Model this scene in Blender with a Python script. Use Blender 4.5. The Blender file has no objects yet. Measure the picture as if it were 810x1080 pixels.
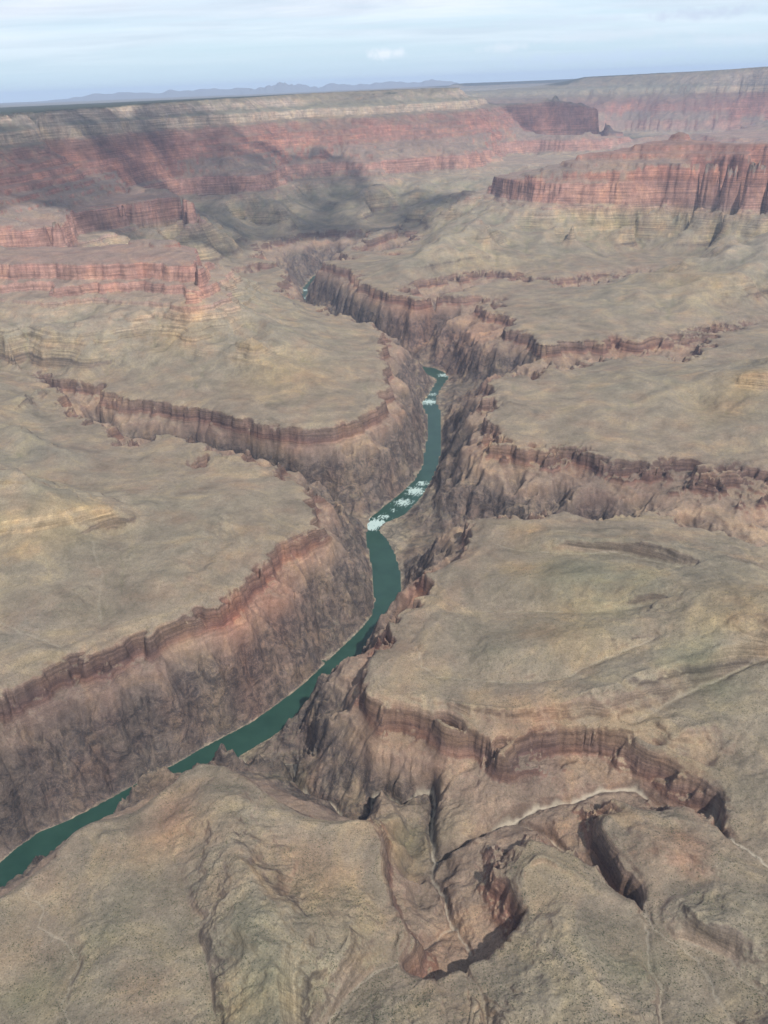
import bpy, math, time
import numpy as np
T00 = time.time()
rng = np.random.default_rng(7)
C = bpy.context.scene.collection

# ------------------------------------------------------------------ camera model (photo pixels 810 x 1080)
HC, FOC = 2600.0, 870.0
PITCH, ROLL = math.radians(27.36), math.radians(2.2)
F = np.array([0, math.cos(PITCH), -math.sin(PITCH)])
U0 = np.array([0, math.sin(PITCH), math.cos(PITCH)]); R0 = np.array([1.0, 0, 0])
RT = math.cos(ROLL) * R0 - math.sin(ROLL) * U0
UP = math.sin(ROLL) * R0 + math.cos(ROLL) * U0

def ray(px, py):
    d = F * FOC + RT * (px - 405) + UP * (540 - py)
    return d / math.hypot(d[0], d[1])
def at(px, py, z):                       # where a sight line meets the level z
    d = ray(px, py); t = (z - HC) / d[2]
    return np.array([d[0] * t, d[1] * t, z])
def atD(px, py, D):                      # a point at ground distance D
    d = ray(px, py)
    return np.array([d[0] * D, d[1] * D, HC + d[2] * D])

# ------------------------------------------------------------------ solve grid: log-polar about the canyon's near end
DU = 0.003
AZ = math.radians(50)
U_MIN, U_MAX = math.log(420), math.log(82000)
NC = int(2 * AZ / DU) + 1; NR = int((U_MAX - U_MIN) / DU) + 1
def to_uv(x, y):
    return (np.arctan2(x, y) + AZ) / DU, (np.log(np.hypot(x, y)) - U_MIN) / DU

cons = []                                # (x, y, z) samples
def add_w(P, w=1.0):
    P = np.asarray(P, float)
    for a, b in zip(P[:-1], P[1:]):
        n = max(2, int(np.hypot(*(b - a)[:2]) / (np.hypot(a[0], a[1]) * DU * 0.5)) + 1)
        n = min(n, 4000)
        t = np.linspace(0, 1, n)[:, None]
        cons.append(a + (b - a) * t)
def L(z, *pts):                          # level line; a point may carry its own height
    P = [at(p[0], p[1], p[2] if len(p) > 2 else z) for p in pts]
    add_w(P); return P
def LD(*pts):
    P = [atD(*p) for p in pts]; add_w(P); return P
def off(P, d, z):                        # the foot of a cliff: d metres nearer, height z
    Q = []
    for p in P:
        r = math.hypot(p[0], p[1]); k = (r - d) / r
        Q.append(np.array([p[0] * k, p[1] * k, z]))
    add_w(Q); return Q
def AZL(*pts):                           # (px at horizon, distance, z)
    P = []
    for px, D, z in pts:
        a = math.atan((px - 405) / 980.0); P.append(np.array([D * math.sin(a), D * math.cos(a), z]))
    add_w(P); return P

RIV = 750.0
river_pairs = [
 ((362,285),(366,291)),((345,288),(349,293)),((331,290),(335,295)),((320,303),(325,304)),((316,320),(322,320)),((322,330),(333,326)),((345,348),(352,340)),
 ((372,364),(378,355)),((400,378),(406,368)),((428,389),(432,380)),((446,393),(448,387)),((454,397),(459,388)),
 ((460,400),(470,393)),((459,404),(473,399)),((455,411),(467,407)),((449,420),(462,415)),((444,425),(460,423)),
 ((446,430),(464,431)),((451,440),(466,440)),((451,453),(466,453)),((449,470),(465,470)),((446,483),(464,485)),
 ((445,492),(461,494)),((437,506),(454,509)),((423,519),(446,523)),((403,535),(428,543)),((390,546),(403,553)),
 ((387,556),(400,560)),((386,567),(408,568)),((388,583),(417,583)),((392,600),(422,600)),((392,620),(424,620)),
 ((395,633),(421,636)),((391,650),(417,655)),((378,665),(408,670)),((363,679),(396,684)),((348,694),(374,702)),
 ((327,714),(355,723)),((307,731),(334,741)),((285,747),(310,760)),((262,763),(287,778)),((233,778),(255,797)),
 ((208,791),(228,812)),((183,806),(200,828)),((155,820),(173,840)),((133,832),(152,852)),((108,846),(128,868)),
 ((85,858),(103,880)),((60,870),(78,890)),((40,878),(58,900)),((18,893),(36,914)),((0,909),(18,930)),
 ((-30,932),(-10,955)),((-70,965),(-50,988)),((-130,1010),(-110,1033)),((-230,1075),(-210,1100))]
bl = [at(*a, RIV) for a, b in river_pairs]; br = [at(*b, RIV) for a, b in river_pairs]
L0_ = [p + np.array([0,0,3.0]) for p in bl]; R0_ = [p + np.array([0,0,3.0]) for p in br]
add_w(L0_); add_w(R0_)
add_w([(a + b) / 2 - np.array([0,0,14.0]) for a, b in zip(bl, br)])

# ---- foreground bench
RIMZ = 1135.0
L(RIMZ, (-140,1040),(-60,985),(0,955),(25,945),(33,932),(60,915),(72,905),(70,893),(82,880),(100,870),(115,872),(133,879),(150,868),(168,846),
  (183,828),(196,814),(208,806),(227,807),(255,820),(272,838),(290,853),(313,872),(347,878),(367,872),(380,868),(393,873),
  (403,887),(403,913),(407,950),(417,963),(425,987),(422,1005),(417,1020),(430,1031),(450,1036),(470,1031),(490,1028),
  (500,1017),(517,1007),(533,993),(543,980),(553,963),(560,943),(550,930),(548,917),(573,910),(597,922),(620,935),(640,950),(660,957),(672,959))
L(0,(213,820,1152),(232,860,1190),(255,920,1226),(280,1000,1252),(300,1080,1268),(320,1160,1280))
L(0,(112,885,1150),(118,930,1166),(130,1000,1186),(150,1080,1205),(160,1160,1220))
L(0,(170,868,1128),(185,905,1150),(205,960,1170),(222,1020,1180),(230,1100,1190))
L(0,(350,905,1150),(360,950,1170),(370,990,1182),(340,1040,1190))
L(0,(320,880,1133),(310,920,1150),(300,950,1175))
L(0,(590,935,1145),(600,980,1172),(610,1030,1195),(620,1080,1210),(630,1140,1225))
L(0,(455,1060,1165),(450,1090,1180))
L(0,(720,955,1160),(740,970,1185),(790,985,1195),(840,1000,1210))
L(0,(840,1060,1200),(800,1140,1220))
washes = {
 'F1': [(417,1021,1128),(395,1030,1138),(370,1047,1150),(350,1075,1165),(335,1110,1175)],
 'F2': [(490,1028,1120),(500,1042,1138),(510,1060,1148),(514,1085,1158)],
 'F3': [(672,959,1095),(678,970,1122),(690,984,1135),(715,1000,1142),(735,1013,1148),(745,1030,1155),(752,1050,1162),(775,1082,1172),(790,1110,1180)],
 'F4': [(680,982,1130),(684,1005,1142),(686,1025,1148),(700,1043,1152),(697,1062,1160),(700,1090,1168)],
 'F5': [(722,995,1140),(745,1002,1148),(768,1010,1155),(780,1032,1160),(798,1042,1166),(815,1058,1172),(850,1085,1182)],
 'F6': [(28,945,1128),(45,958,1135),(43,978,1142),(60,990,1148),(78,1002,1152),(82,1020,1158),(72,1040,1165),(66,1060,1170),(80,1090,1178)],
 'F7': [(760,882,1110),(770,888,1128),(785,897,1136),(800,907,1142),(820,922,1150),(860,950,1160)],
 'A':  [(252,798,753),(270,812,775),(290,806,795),(313,803,818),(307,823,838),(333,845,862),(353,851,874),(366,872,882),(395,872,894),(391,851,900),
        (403,844,904),(415,852,908),(425,860,912),(440,848,920),(455,843,928),(459,860,938),(454,885,946),(458,918,960)],
 'A2': [(458,918,960),(455,935,972),(468,953,986),(476,985,1003),(488,1000,1018),(497,1012,1036)],
 'A3': [(480,985,1004),(460,1000,1015),(438,1010,1030)],
 'B':  [(458,918,960),(480,914,966),(510,895,976),(540,875,986),(568,860,993),(600,858,1000),(635,843,1008),(668,840,1014),(690,858,1022),(712,868,1030),(735,864,1042),(748,864,1056),(756,873,1078),(760,882,1112)],
 'C':  [(540,878,986),(560,885,992),(578,893,998),(600,915,1008),(622,925,1018),(634,936,1030),(642,948,1045),(658,955,1070),(672,959,1100)],
 'W1': [(664,770,1112),(672,763,1132),(690,750,1145),(720,733,1158),(750,720,1170),(785,703,1195),(820,690,1225)],
 'W2': [(441,692,1105),(445,708,1122),(463,717,1132),(497,718,1140),(537,720,1150),(573,718,1158),(600,713,1165),(623,701,1172),(650,690,1180),(690,673,1200)],
 'W3': [(468,650,1110),(490,652,1132),(520,645,1142),(573,645,1155),(623,646,1165),(673,640,1180),(702,632,1200)],
 'W4': [(517,578,1115),(545,582,1135),(573,584,1140),(610,585,1146),(650,584,1155),(690,592,1165),(730,600,1185)],
 'W5': [(110,668,1120),(106,650,1138),(105,630,1146),(107,605,1155),(100,585,1170),(98,570,1190)],
 'W6': [(-60,640,1165),(0,657,1150),(30,670,1142),(56,681,1130),(68,690,1108)],
 'W7': [(690,461,1112),(693,455,1135),(697,448,1142)],
}
for k, w in washes.items(): L(0, *w)
L(0, (425,890,945),(430,930,958),(442,965,978))
L(1040, (432,1050),(450,1056),(470,1052),(490,1048),(503,1036),(520,1024),(537,1008),(549,996))
L(1040, (412,905),(416,945),(428,975))
L(1062, (395,757),(405,767),(430,772),(450,774),(470,783),(500,796),(520,812),(540,806),(560,798),(600,797),(650,797),(690,808),(720,822),(742,832))
# knob between the two forks
L(RIMZ, (768,832),(764,845),(766,857),(764,872))
L(RIMZ, (752,884),(740,881),(727,873),(697,866),(670,863),(640,867),(634,875),(645,886),(660,900),(680,915),(700,925),(720,926))
L(0, (670,878,1160),(710,892,1172),(750,905,1170),(790,925,1165))
L(RIMZ, (720,930),(700,933),(688,936),(684,948),(677,957))
L(0,(740,932,1140),(770,938,1160),(810,960,1180))
# ---- right near bench
L(RIMZ, (540,552),(518,560),(517,572),(500,590),(480,596),(472,603),(470,620),(464,632),(468,650),(458,665),(446,676),(442,690),(425,695),
  (405,702),(396,712),(391,722),(403,732),(420,738),(437,744),(457,754),(470,764),(487,768),(503,774),(517,785),(527,793),(540,784),(557,774),(573,770),
  (607,773),(640,773),(660,772),(666,772),(673,781),(690,790),(723,801),(747,811),(757,818),(763,827),(768,832))
L(RIMZ, (540,552),(573,550),(607,555),(633,555),(647,549),(673,548),(707,552),(733,558),(757,565),(787,574),(803,582),(840,598),(900,620))
L(0,(560,565,1160),(620,570,1185),(680,572,1200),(740,585,1215),(800,600,1240))
L(0,(500,620,1150),(560,612,1180),(620,608,1195),(700,612,1220),(740,622,1245),(810,630,1290),(870,640,1330))
L(0,(510,685,1170),(570,680,1190),(640,665,1205),(700,655,1225),(770,650,1265),(830,655,1310))
L(0,(430,725,1148),(480,745,1155),(540,750,1168),(600,735,1185),(660,715,1200),(730,695,1215),(790,680,1245),(850,670,1290))
L(0,(700,785,1150),(740,765,1170),(790,745,1190),(850,735,1210))
L(0,(790,830,1150),(830,800,1170),(810,870,1155))
# ---- side canyon behind it and its far wall
L(0,(415,568,753),(440,562,760),(475,560,775),(500,563,790),(530,568,810),(570,575,830),(640,580,870),(700,584,900),(760,592,940),(820,605,980),(870,620,1020),(920,640,1060))
L(RIMZ,(535,461),(550,463),(600,465),(660,464),(684,462),(690,459),(697,463),(720,466),(760,472),(790,478),(810,483),(860,495),(930,515))
L(RIMZ,(535,461),(529,448),(545,436),(536,422),(528,409),(540,400),(580,401),(612,391),(650,381),(690,377),(725,386))
L(0,(560,440,1145),(640,440,1155),(700,440,1160),(760,450,1165),(830,462,1175))
L(0,(600,405,1155),(660,395,1185),(720,400,1195),(745,405,1215))
L(1325,(782,388),(800,387),(830,389),(880,392))
L(1272,(781,399),(800,401),(840,405),(880,411))
L(1225,(770,409),(800,412),(840,417),(880,424))
L(0,(755,395,1200),(768,390,1210))
L(0,(740,432,1165),(790,437,1175),(850,445,1190))
L(0,(404,556,754),(420,562,757),(430,572,757),(422,583,753))
# ---- next side canyon, its benches
L(0,(472,402,755),(490,405,775),(520,407,815),(560,410,850),(600,408,880),(650,403,920),(700,398,960),(735,393,990),(740,376,1030),(750,357,1065),(790,342,1085),(830,332,1105))
L(RIMZ,(738,364),(745,372),(757,377),(773,381),(790,384),(840,386))
L(RIMZ,(738,364),(755,358),(775,352),(810,345),(850,338))
L(0,(770,366,1160),(820,365,1185))
L(RIMZ,(600,308),(575,311),(548,318),(540,328),(545,342),(560,352),(573,365),(607,358),(640,353),(673,350),(707,346),(727,341),(753,339),(773,335),(797,328),(810,321),(850,312))
L(0,(600,308,1150),(640,301,1175),(680,291,1230),(720,281,1280),(810,259,1380),(870,246,1450))
L(0,(600,330,1160),(650,322,1185),(700,310,1220),(760,300,1250),(820,290,1300))
L(0,(445,372,768),(465,350,810),(490,330,860),(520,318,905),(560,315,965),(600,312,1010),(640,302,1050),(680,290,1085),(760,272,1180),(830,256,1250))
L(RIMZ,(360,265),(387,267),(413,264),(443,262))
L(0,(350,272,960),(400,271,1080),(430,270,1110),(470,268,1145))
L(RIMZ,(340,275),(350,278),(367,283),(387,290),(380,294),(387,299),(403,307),(423,311),(443,316),(457,313),(483,307),(503,302),(523,297),(540,292),(560,290),
  (570,298),(583,293),(600,288),(623,283),(637,277),(657,268),(673,263),(690,268),(723,272),(747,265),(790,256,1170),(850,243,1250))
L(0,(505,232,1440),(480,252,1330),(450,276,1220),(415,295,1160))
L(0,(507,205,1500),(470,207,1400),(447,214,1320),(430,230,1230),(395,247,1165),(360,263,1140))
# ---- right red butte
T1 = LD((507,204,9800),(518,194,9700),(540,186,9300),(560,184,9000),(593,182,8900),(640,178,8850),(690,173,8850),(757,170,8700),(810,168,8500),(880,164,8300))
off(T1, 170, 1485)
LD((603,170,9060),(623,161,9150),(673,154,9250),(705,149,9400),(727,147,9450),(757,152,9200),(810,150,9000),(880,147,8800))
LD((606,174,9000),(687,168,9050),(757,163,8950),(810,162,8760),(880,158,8560))
LD((714,139,9550),(717,138,9560),(720,139,9570))
LD((540,184,9900),(600,172,9700),(650,158,10100),(710,150,10200),(760,153,10000),(880,148,9800))
L(0,(585,219,1480),(570,233,1370),(552,248,1260),(538,265,1180)); L(0,(640,219,1470),(625,236,1340),(612,252,1220),(600,268,1160))
L(0,(700,218,1470),(690,233,1350),(672,246,1240),(660,258,1170)); L(0,(765,216,1480),(752,229,1380),(735,240,1270),(725,254,1190)); L(0,(820,218,1480),(815,232,1390),(800,246,1310))
L(0,(608,237,1390),(590,250,1250)); L(0,(668,235,1380),(648,250,1220)); L(0,(730,232,1380),(705,248,1230)); L(0,(795,229,1390),(770,244,1280))
L(0,(590,262,1170),(650,252,1200),(720,250,1230),(780,240,1300),(860,225,1380))
L(0,(430,228,1100),(480,222,1150),(530,214,1200),(600,205,1250),(700,196,1300),(880,183,1350))
# ---- left near bench
L(RIMZ,(-150,790),(-60,748),(0,725),(20,717),(37,704),(50,698),(64,690),(80,683),(100,674),(123,667),(150,658),(173,652),(187,647),(207,637),(233,627),(253,618),(270,588),
  (290,574),(310,563),(333,544),(322,530),(317,517),(303,508),(283,505),(253,502),(227,498),(207,500),(173,502),(150,508),(140,512))
L(0,(150,640,1150),(200,610,1165),(250,570,1160),(300,540,1152))
L(0,(-60,700,1165),(0,695,1160),(40,685,1148))
L(0,(140,530,1165),(200,525,1175),(260,520,1165))
L(0,(60,612,1160),(90,590,1167),(140,566,1172),(205,543,1168))
L(1328,(-120,500),(-60,505),(0,507),(20,508),(42,510),(52,520))
L(1303,(-60,515),(0,518),(40,520),(54,528))
L(1264,(-60,560),(0,554),(33,549),(67,543),(90,535),(117,532))
L(1236,(-60,570),(0,563),(35,558),(70,551),(100,543),(122,538))
L(1205,(-120,600),(-60,590),(0,579),(50,569),(80,563),(105,552),(122,546),(136,545))
L(1326,(-120,493),(-60,497),(0,500),(42,504))
L(0,(-120,490,1280),(-60,495,1260),(0,500,1250),(60,521,1222),(115,524,1200))
L(0,(-60,620,1180),(0,615,1170),(40,630,1160))
L(RIMZ,(20,405),(32,421),(50,440),(67,447),(83,457),(103,467),(113,483),(127,490),(143,485),(167,471),(180,461),(193,463),(190,475),(170,487),(152,500),(140,511))
L(0,(-80,430,1190),(0,440,1180),(40,465,1165),(90,485,1160))
L(0,(-80,470,1210),(0,488,1185),(60,500,1172),(130,505,1150))
L(0,(175,470,1150),(150,488,1150),(130,498,1150))
L(0,(172,502,1118),(150,515,1128),(120,520,1140),(80,514,1150),(30,505,1165))
L(0,(10,455,1215),(50,468,1195),(85,480,1170)); L(0,(0,478,1180),(50,492,1160),(100,503,1148)); L(0,(60,405,1150),(20,425,1195),(-40,445,1230))
L(0,(230,545,1185),(200,575,1190),(170,605,1180)); L(0,(270,530,1150),(240,570,1150),(200,620,1140)); L(0,(60,640,1175),(90,615,1180)); L(0,(120,560,1160),(130,600,1152),(125,650,1140))
L(0,(384,549,754),(340,535,775),(300,522,790),(200,494,835),(135,482,870),(100,446,935),(60,425,985),(28,403,1050),(10,393,1100))
# ---- second left bench
L(RIMZ,(0,384),(22,393),(33,400),(53,398),(73,400),(113,397),(118,403),(103,417),(133,417),(157,422),(200,427),(233,435),(270,446),(297,451),(323,450),(353,447),(377,441),
  (390,432),(391,418),(401,400),(405,386),(400,373),(393,367),(392,357),(386,344),(367,340),(345,335),(330,330),(320,321),(303,314),(290,309),(270,307),(240,306))
L(0,(230,400,1165),(290,400,1160),(340,395,1155),(380,385,1150))
L(0,(210,392,1170),(260,388,1175))
L(0,(192,326,1410),(215,346,1320),(250,366,1240),(275,377,1205),(320,385,1165))
L(1262,(256,361),(270,359),(283,366),(280,371),(262,370),(256,361))
L(0,(225,320,1330),(260,332,1220),(310,345,1160))

# ---- left red butte
L(1625,(-120,276),(-60,274),(0,272),(33,272),(48,279,1585),(60,290,1530),(85,280,1590),(100,272),(133,270),(160,270),(187,266),(200,272),(209,289,1590))
L(1421,(-120,322),(-60,316),(0,315),(67,317),(133,317),(160,318),(172,322),(200,324),(207,316),(217,304))
L(0,(-60,258,1700),(0,262,1655),(33,268,1632)); L(0,(95,268,1628),(115,262,1635),(150,256,1655),(170,252,1690),(176,252,1690),(195,263,1632))
L(0,(60,319,1415),(80,345,1330),(100,372,1235),(116,391,1150)); L(0,(150,321,1400),(168,345,1310),(192,370,1220),(210,385,1175)); L(0,(-20,318,1415),(-5,345,1330),(8,368,1250),(20,385,1180))
L(0,(30,324,1395),(38,352,1295),(46,382,1180)); L(0,(110,324,1395),(125,352,1290),(150,380,1190)); L(0,(188,332,1380),(205,358,1265),(235,385,1180))
L(0,(-60,298,1380),(0,290,1360),(60,286,1320),(100,283,1260),(150,284,1200),(220,285,1130),(260,289,1070),(300,300,930))
# ---- middle left promontory
T2 = L(1700,(-60,240),(0,237),(60,235),(80,222),(133,214),(187,206),(199,212))
off(T2, 110, 1488)
L(0,(199,212,1700),(216,231,1500),(234,250,1250),(245,262,1170))
L(0,(-60,182,1950),(0,178,1980),(33,174,1985),(83,172,1985),(103,187,1850),(133,194,1780),(180,203,1712))
L(0,(110,211,1700),(150,219,1500),(200,222,1330),(250,232,1180))
L(RIMZ,(190,277),(203,275),(233,275),(270,273),(290,276),(299,287),(292,298))
L(RIMZ,(222,301),(250,300),(270,302),(287,304),(292,298))
L(0,(110,262,1330),(170,258,1280),(220,262,1180))
# ---- far wall
RIM = LD((-160,131,8300),(-60,125,9200),(0,120,9600),(67,116,10300),(130,111,11100),(200,106,12000),(270,102,13000),(330,98,13800),(400,95,14400),(450,93,14800),(485,92,15000),(492,95,15300))
AZL((488,15700,2500),(478,17500,2500),(460,20500,2510))
def behind(P, d, dz):                    # the level top behind a rim
    Q = []
    for p in P:
        k = (math.hypot(p[0], p[1]) + d) / math.hypot(p[0], p[1]); Q.append(np.array([p[0] * k, p[1] * k, p[2] + dz]))
    add_w(Q)
behind(RIM, 350, -4); behind(RIM[:-3], 1500, -12)
T3 = L(1700,(208,185),(270,183),(290,181),(307,172),(350,169),(397,168),(410,166),(450,163),(477,163),(500,160))
off(T3, 160, 1488)
L(0,(370,288,800),(390,284,850),(408,276,900),(424,262,960),(428,245,1040))
L(RIMZ,(250,243),(270,242),(323,242),(363,242),(387,238),(400,226),(425,223))
L(0,(440,240,1140),(427,236,1135))
AZL((225,10800,1470),(240,10300,1330),(255,9800,1180))
AZL((290,10950,1480),(300,10400,1360),(315,9850,1190))
AZL((400,12200,1480),(402,11500,1370),(398,10800,1250),(390,10200,1180))
AZL((455,12300,1480),(460,11600,1330))
AZL((340,12000,1480),(338,11500,1390),(335,11200,1310))
AZL((260,10600,1330),(275,10000,1190)); AZL((352,11600,1310),(358,11000,1210),(355,10200,1140)); AZL((430,11800,1260),(430,11000,1160)); AZL((312,11000,1320),(325,10400,1200))
# dark far promontory
T4 = L(1700,(500,160),(525,149),(560,146),(600,146),(640,144),(652,143))
off(T4, 250, 1488)
LD((492,96,15400),(503,104,16000),(512,112,17000),(540,110,17300),(590,107,17500),(613,110,17600),(627,118,17550)); LD((627,118,17550),(636,127,17450),(646,138,17200))
AZL((655,18500,1300),(655,16500,1420)); AZL((500,20000,1500),(600,19800,1250),(680,19500,1250))
# far right rim
FRR = LD((598,98,25500),(603,86,25300),(620,81,24000),(700,77,22500),(760,74,21500),(810,70,20500),(880,66,19500),(960,62,18500))
behind(FRR[1:], 500, 0); behind(FRR[1:], 3000, 5)
T5 = L(1700,(606,129),(660,127),(720,127.5),(810,128),(900,126))
off(T5, 300, 1488)
L(0,(560,170,1250),(620,166,1250),(700,158,1250),(810,153,1260),(900,146,1280))
LD((600,90,34000),(620,82,38000))
LD((480,88,38000),(540,86,40000),(600,83.5,41000))
AZL((490,33000,1300),(560,33000,1300),(610,33000,1400))
AZL((-200,21000,2440),(100,22000,2450),(300,23000,2470),(440,24000,2490)); AZL((-200,26000,2310),(100,27000,2330),(300,28000,2350),(440,29000,2360))
AZL((-400,60000,2330),(400,60000,2380),(700,60000,2550),(1100,50000,2650),(1500,50000,2650))
AZL((-700,80000,2330),(400,80000,2380),(700,80000,2550),(1500,80000,2600))
AZL((-500,21000,2450),(-200,21000,2440)); AZL((700,30000,2640),(1100,28000,2660))

# ------------------------------------------------------------------ interpolate between the lines (membrane, coarse to fine)
P = np.concatenate(cons)
ci, ri = to_uv(P[:, 0], P[:, 1])
def level(k):
    nc, nr = NC // k + 1, NR // k + 1
    c = np.round(ci / k).astype(int); r = np.round(ri / k).astype(int)
    ok = (c >= 0) & (c < nc) & (r >= 0) & (r < nr)
    idx = r[ok] * nc + c[ok]
    w = np.bincount(idx, minlength=nr * nc); s = np.bincount(idx, weights=P[ok, 2], minlength=nr * nc)
    m = w > 0; v = np.zeros(nr * nc); v[m] = s[m] / w[m]
    return nc, nr, m.reshape(nr, nc), v.reshape(nr, nc).astype(np.float32)
def resize(a, nr, nc, k=2.0):
    r = np.minimum(np.arange(nr) / k, a.shape[0] - 1); c = np.minimum(np.arange(nc) / k, a.shape[1] - 1)
    r0 = np.minimum(r.astype(int), a.shape[0] - 2); c0 = np.minimum(c.astype(int), a.shape[1] - 2)
    fr = (r - r0)[:, None]; fc = (c - c0)[None, :]
    A = a[r0]; B = a[r0 + 1]; X = A * (1 - fr) + B * fr
    return (X[:, c0] * (1 - fc) + X[:, c0 + 1] * fc).astype(np.float32)
def pad(a): return np.pad(a, 1, mode='edge')
h = None
for k, n in ((64, 600), (32, 400), (16, 300), (8, 220), (4, 160), (2, 110), (1, 70)):
    nc, nr, m, v = level(k)
    h = np.full((nr, nc), 1300, np.float32) if h is None else resize(h, nr, nc)
    h[m] = v[m]
    for _ in range(n):
        p = pad(h)
        q = (p[:-2, 1:-1] + p[2:, 1:-1] + p[1:-1, :-2] + p[1:-1, 2:]) * 0.25
        q[m] = v[m]; h = q
h = h[:NR, :NC]
nr, nc = h.shape
print('solve', nr, nc, round(time.time() - T00, 1))

# ------------------------------------------------------------------ noise
def perlin(x, y, seed=0):
    xi = np.floor(x).astype(np.int64); yi = np.floor(y).astype(np.int64)
    fx = (x - xi).astype(np.float32); fy = (y - yi).astype(np.float32)
    rg = np.random.default_rng(seed); tab = rg.permutation(256); ang = rg.random(256) * 2 * np.pi
    gx = np.cos(ang).astype(np.float32); gy = np.sin(ang).astype(np.float32)
    def g(ix, iy, dx, dy):
        k = tab[(tab[ix & 255] + iy) & 255]
        return gx[k] * dx + gy[k] * dy
    u = fx * fx * fx * (fx * (fx * 6 - 15) + 10); v_ = fy * fy * fy * (fy * (fy * 6 - 15) + 10)
    a = g(xi, yi, fx, fy); b = g(xi + 1, yi, fx - 1, fy); c = g(xi, yi + 1, fx, fy - 1); d = g(xi + 1, yi + 1, fx - 1, fy - 1)
    a = a + u * (b - a); c = c + u * (d - c)
    return (a + v_ * (c - a)) * 1.5
def fbm(x, y, wl, octs, cell, seed, ridged=False, gain=0.5):
    out = np.zeros(x.shape, np.float32); amp = 1.0
    for o in range(octs):
        w = wl / 2 ** o
        fade = np.clip(w / (cell * 2.5) - 0.6, 0, 1)
        if fade.max() <= 0: break
        n = perlin(x / w + 17.3 * o, y / w - 9.1 * o, seed + o)
        if ridged: n = 1 - 2 * np.abs(n)
        out += amp * n * fade; amp *= gain
    return out

cc, rr = np.meshgrid(np.arange(nc), np.arange(nr))
Rg = np.exp(U_MIN + rr * DU); Ag = cc * DU - AZ
X = (Rg * np.sin(Ag)); Y = (Rg * np.cos(Ag)); cell = (Rg * DU).astype(np.float32)
def shift_all(a):
    p = pad(a)
    return [p[1 + dr:1 + dr + nr, 1 + dc:1 + dc + nc] for dr, dc in ((-1,0),(1,0),(0,-1),(0,1),(-1,-1),(-1,1),(1,-1),(1,1))]
def slope(a):
    gy, gx = np.gradient(a); return np.hypot(gx, gy) / cell
def blur(a, n):
    for _ in range(n):
        p = pad(a); a = (p[:-2, 1:-1] + p[2:, 1:-1] + p[1:-1, :-2] + p[1:-1, 2:] + 2 * a) / 6
    return a
# stream beds and the flat floor of the near side canyon stay smooth
WM = np.zeros((nr, nc), np.float32)
for k_, w_ in washes.items():
    Pw = [at(*p) for p in w_]
    for a, b in zip(Pw[:-1], Pw[1:]):
        q = a + (b - a) * np.linspace(0, 1, 60)[:, None]; c_, r_ = to_uv(q[:, 0], q[:, 1])
        c_ = np.round(c_).astype(int); r_ = np.round(r_).astype(int); ok = (c_ >= 0) & (c_ < nc) & (r_ >= 0) & (r_ < nr)
        WM[r_[ok], c_[ok]] = 1
WM = np.clip(blur(np.maximum.reduce([WM, *[np.roll(WM, d, ax) for d in (-1, 1) for ax in (0, 1)]]), 5) * 2.2, 0, 1)
for px, py, z_, rad in ((428,905,950,38),(436,935,960,40),(448,962,980,38),(470,935,975,25),(20,540,1280,170),(90,545,1250,90),(800,395,1290,150),(300,838,840,40),(340,855,870,30)):
    w_ = at(px, py, z_); WM = np.maximum(WM, np.clip(1.6 - np.hypot(X - w_[0], Y - w_[1]) / rad, 0, .9).astype(np.float32))
mid_o = sorted([(float((a[0]+b[0])/2), float((a[1]+b[1])/2)) for a, b in zip(bl[-24:], br[-24:])]); mid_x = [q[0] for q in mid_o]; mid_y = [q[1] for q in mid_o]
# soften creases on the benches only
hb = blur(h, 10)
flat = np.clip((h - 1150) / 30, 0, 1) * np.clip((1480 - h) / 60, 0, 1)
flat = flat * (WM < .5) * np.clip(1.4 - 3 * slope(blur(h, 2)), 0, 1)
h = h * (1 - flat) + hb * flat
sl0 = blur(slope(h), 8)
# ------------------------------------------------------------------ running water cuts gullies
near = (Rg < 30000)
kS = np.clip((sl0 - 0.10) / 0.4, 0, 1)
bm0 = np.clip((h - 1120) / 25, 0, 1) * np.clip((1500 - h) / 40, 0, 1) * np.clip((14000 - Rg) / 2000, 0, 1)
ampn = ((5 + 40 * kS) * (1 - (.78 - .36 * np.clip((Rg - 2600) / 1500, 0, 1)) * bm0) * np.where(h > 1480, .6, 1) * (1 + .9 * np.clip((h - 1190) / 40, 0, 1) * np.clip((1470 - h) / 40, 0, 1) * np.clip((Rg - 4000) / 500, 0, 1))).astype(np.float32)
n1 = fbm(X, Y, 340, 5, cell, 11, ridged=True, gain=.55) + 0.5 * fbm(X, Y, 900, 3, cell, 31)
basin = ((Rg < 1750) & (X > -70) & (h < 1112)).astype(np.float32) + 1.7 * ((Rg < 2100) & (X <= -70) & (h < 1125) & (h > 752) & (Y < np.interp(X, mid_x, mid_y))); WM = np.maximum(WM, .5 * blur(basin, 3) * (Rg < 1800))
ampn *= (1 + .8 * np.clip(4 * (h - 770) * (1105 - h) / 335 ** 2, 0, 1)) * (1 - WM) * (1 - .6 * np.exp(-((h - 1120) / 35) ** 2))
farm = np.clip((Rg - 9900) / 800, 0, 1) * np.clip((h - 1150) / 150, 0, 1) * np.clip((2480 - h) / 250, 0, 1)
nfar = (fbm(X, Y, 1700, 4, cell, 91, ridged=True) - .3) * 95 * farm * (.35 + .65 * kS)
roll = (fbm(X, Y, 800, 3, cell, 131) * 20 + (fbm(X, Y, 560, 4, cell, 151, ridged=True, gain=.5) - .35) * 20 * (1 + 1.6 * np.clip((h - 1170) / 60, 0, 1) * np.clip((Rg - 4200) / 600, 0, 1))) * np.clip((Rg - 2300) / 1500, 0, 1) * np.clip((h - 1138) / 40, 0, 1) * np.clip((1480 - h) / 60, 0, 1)
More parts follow.
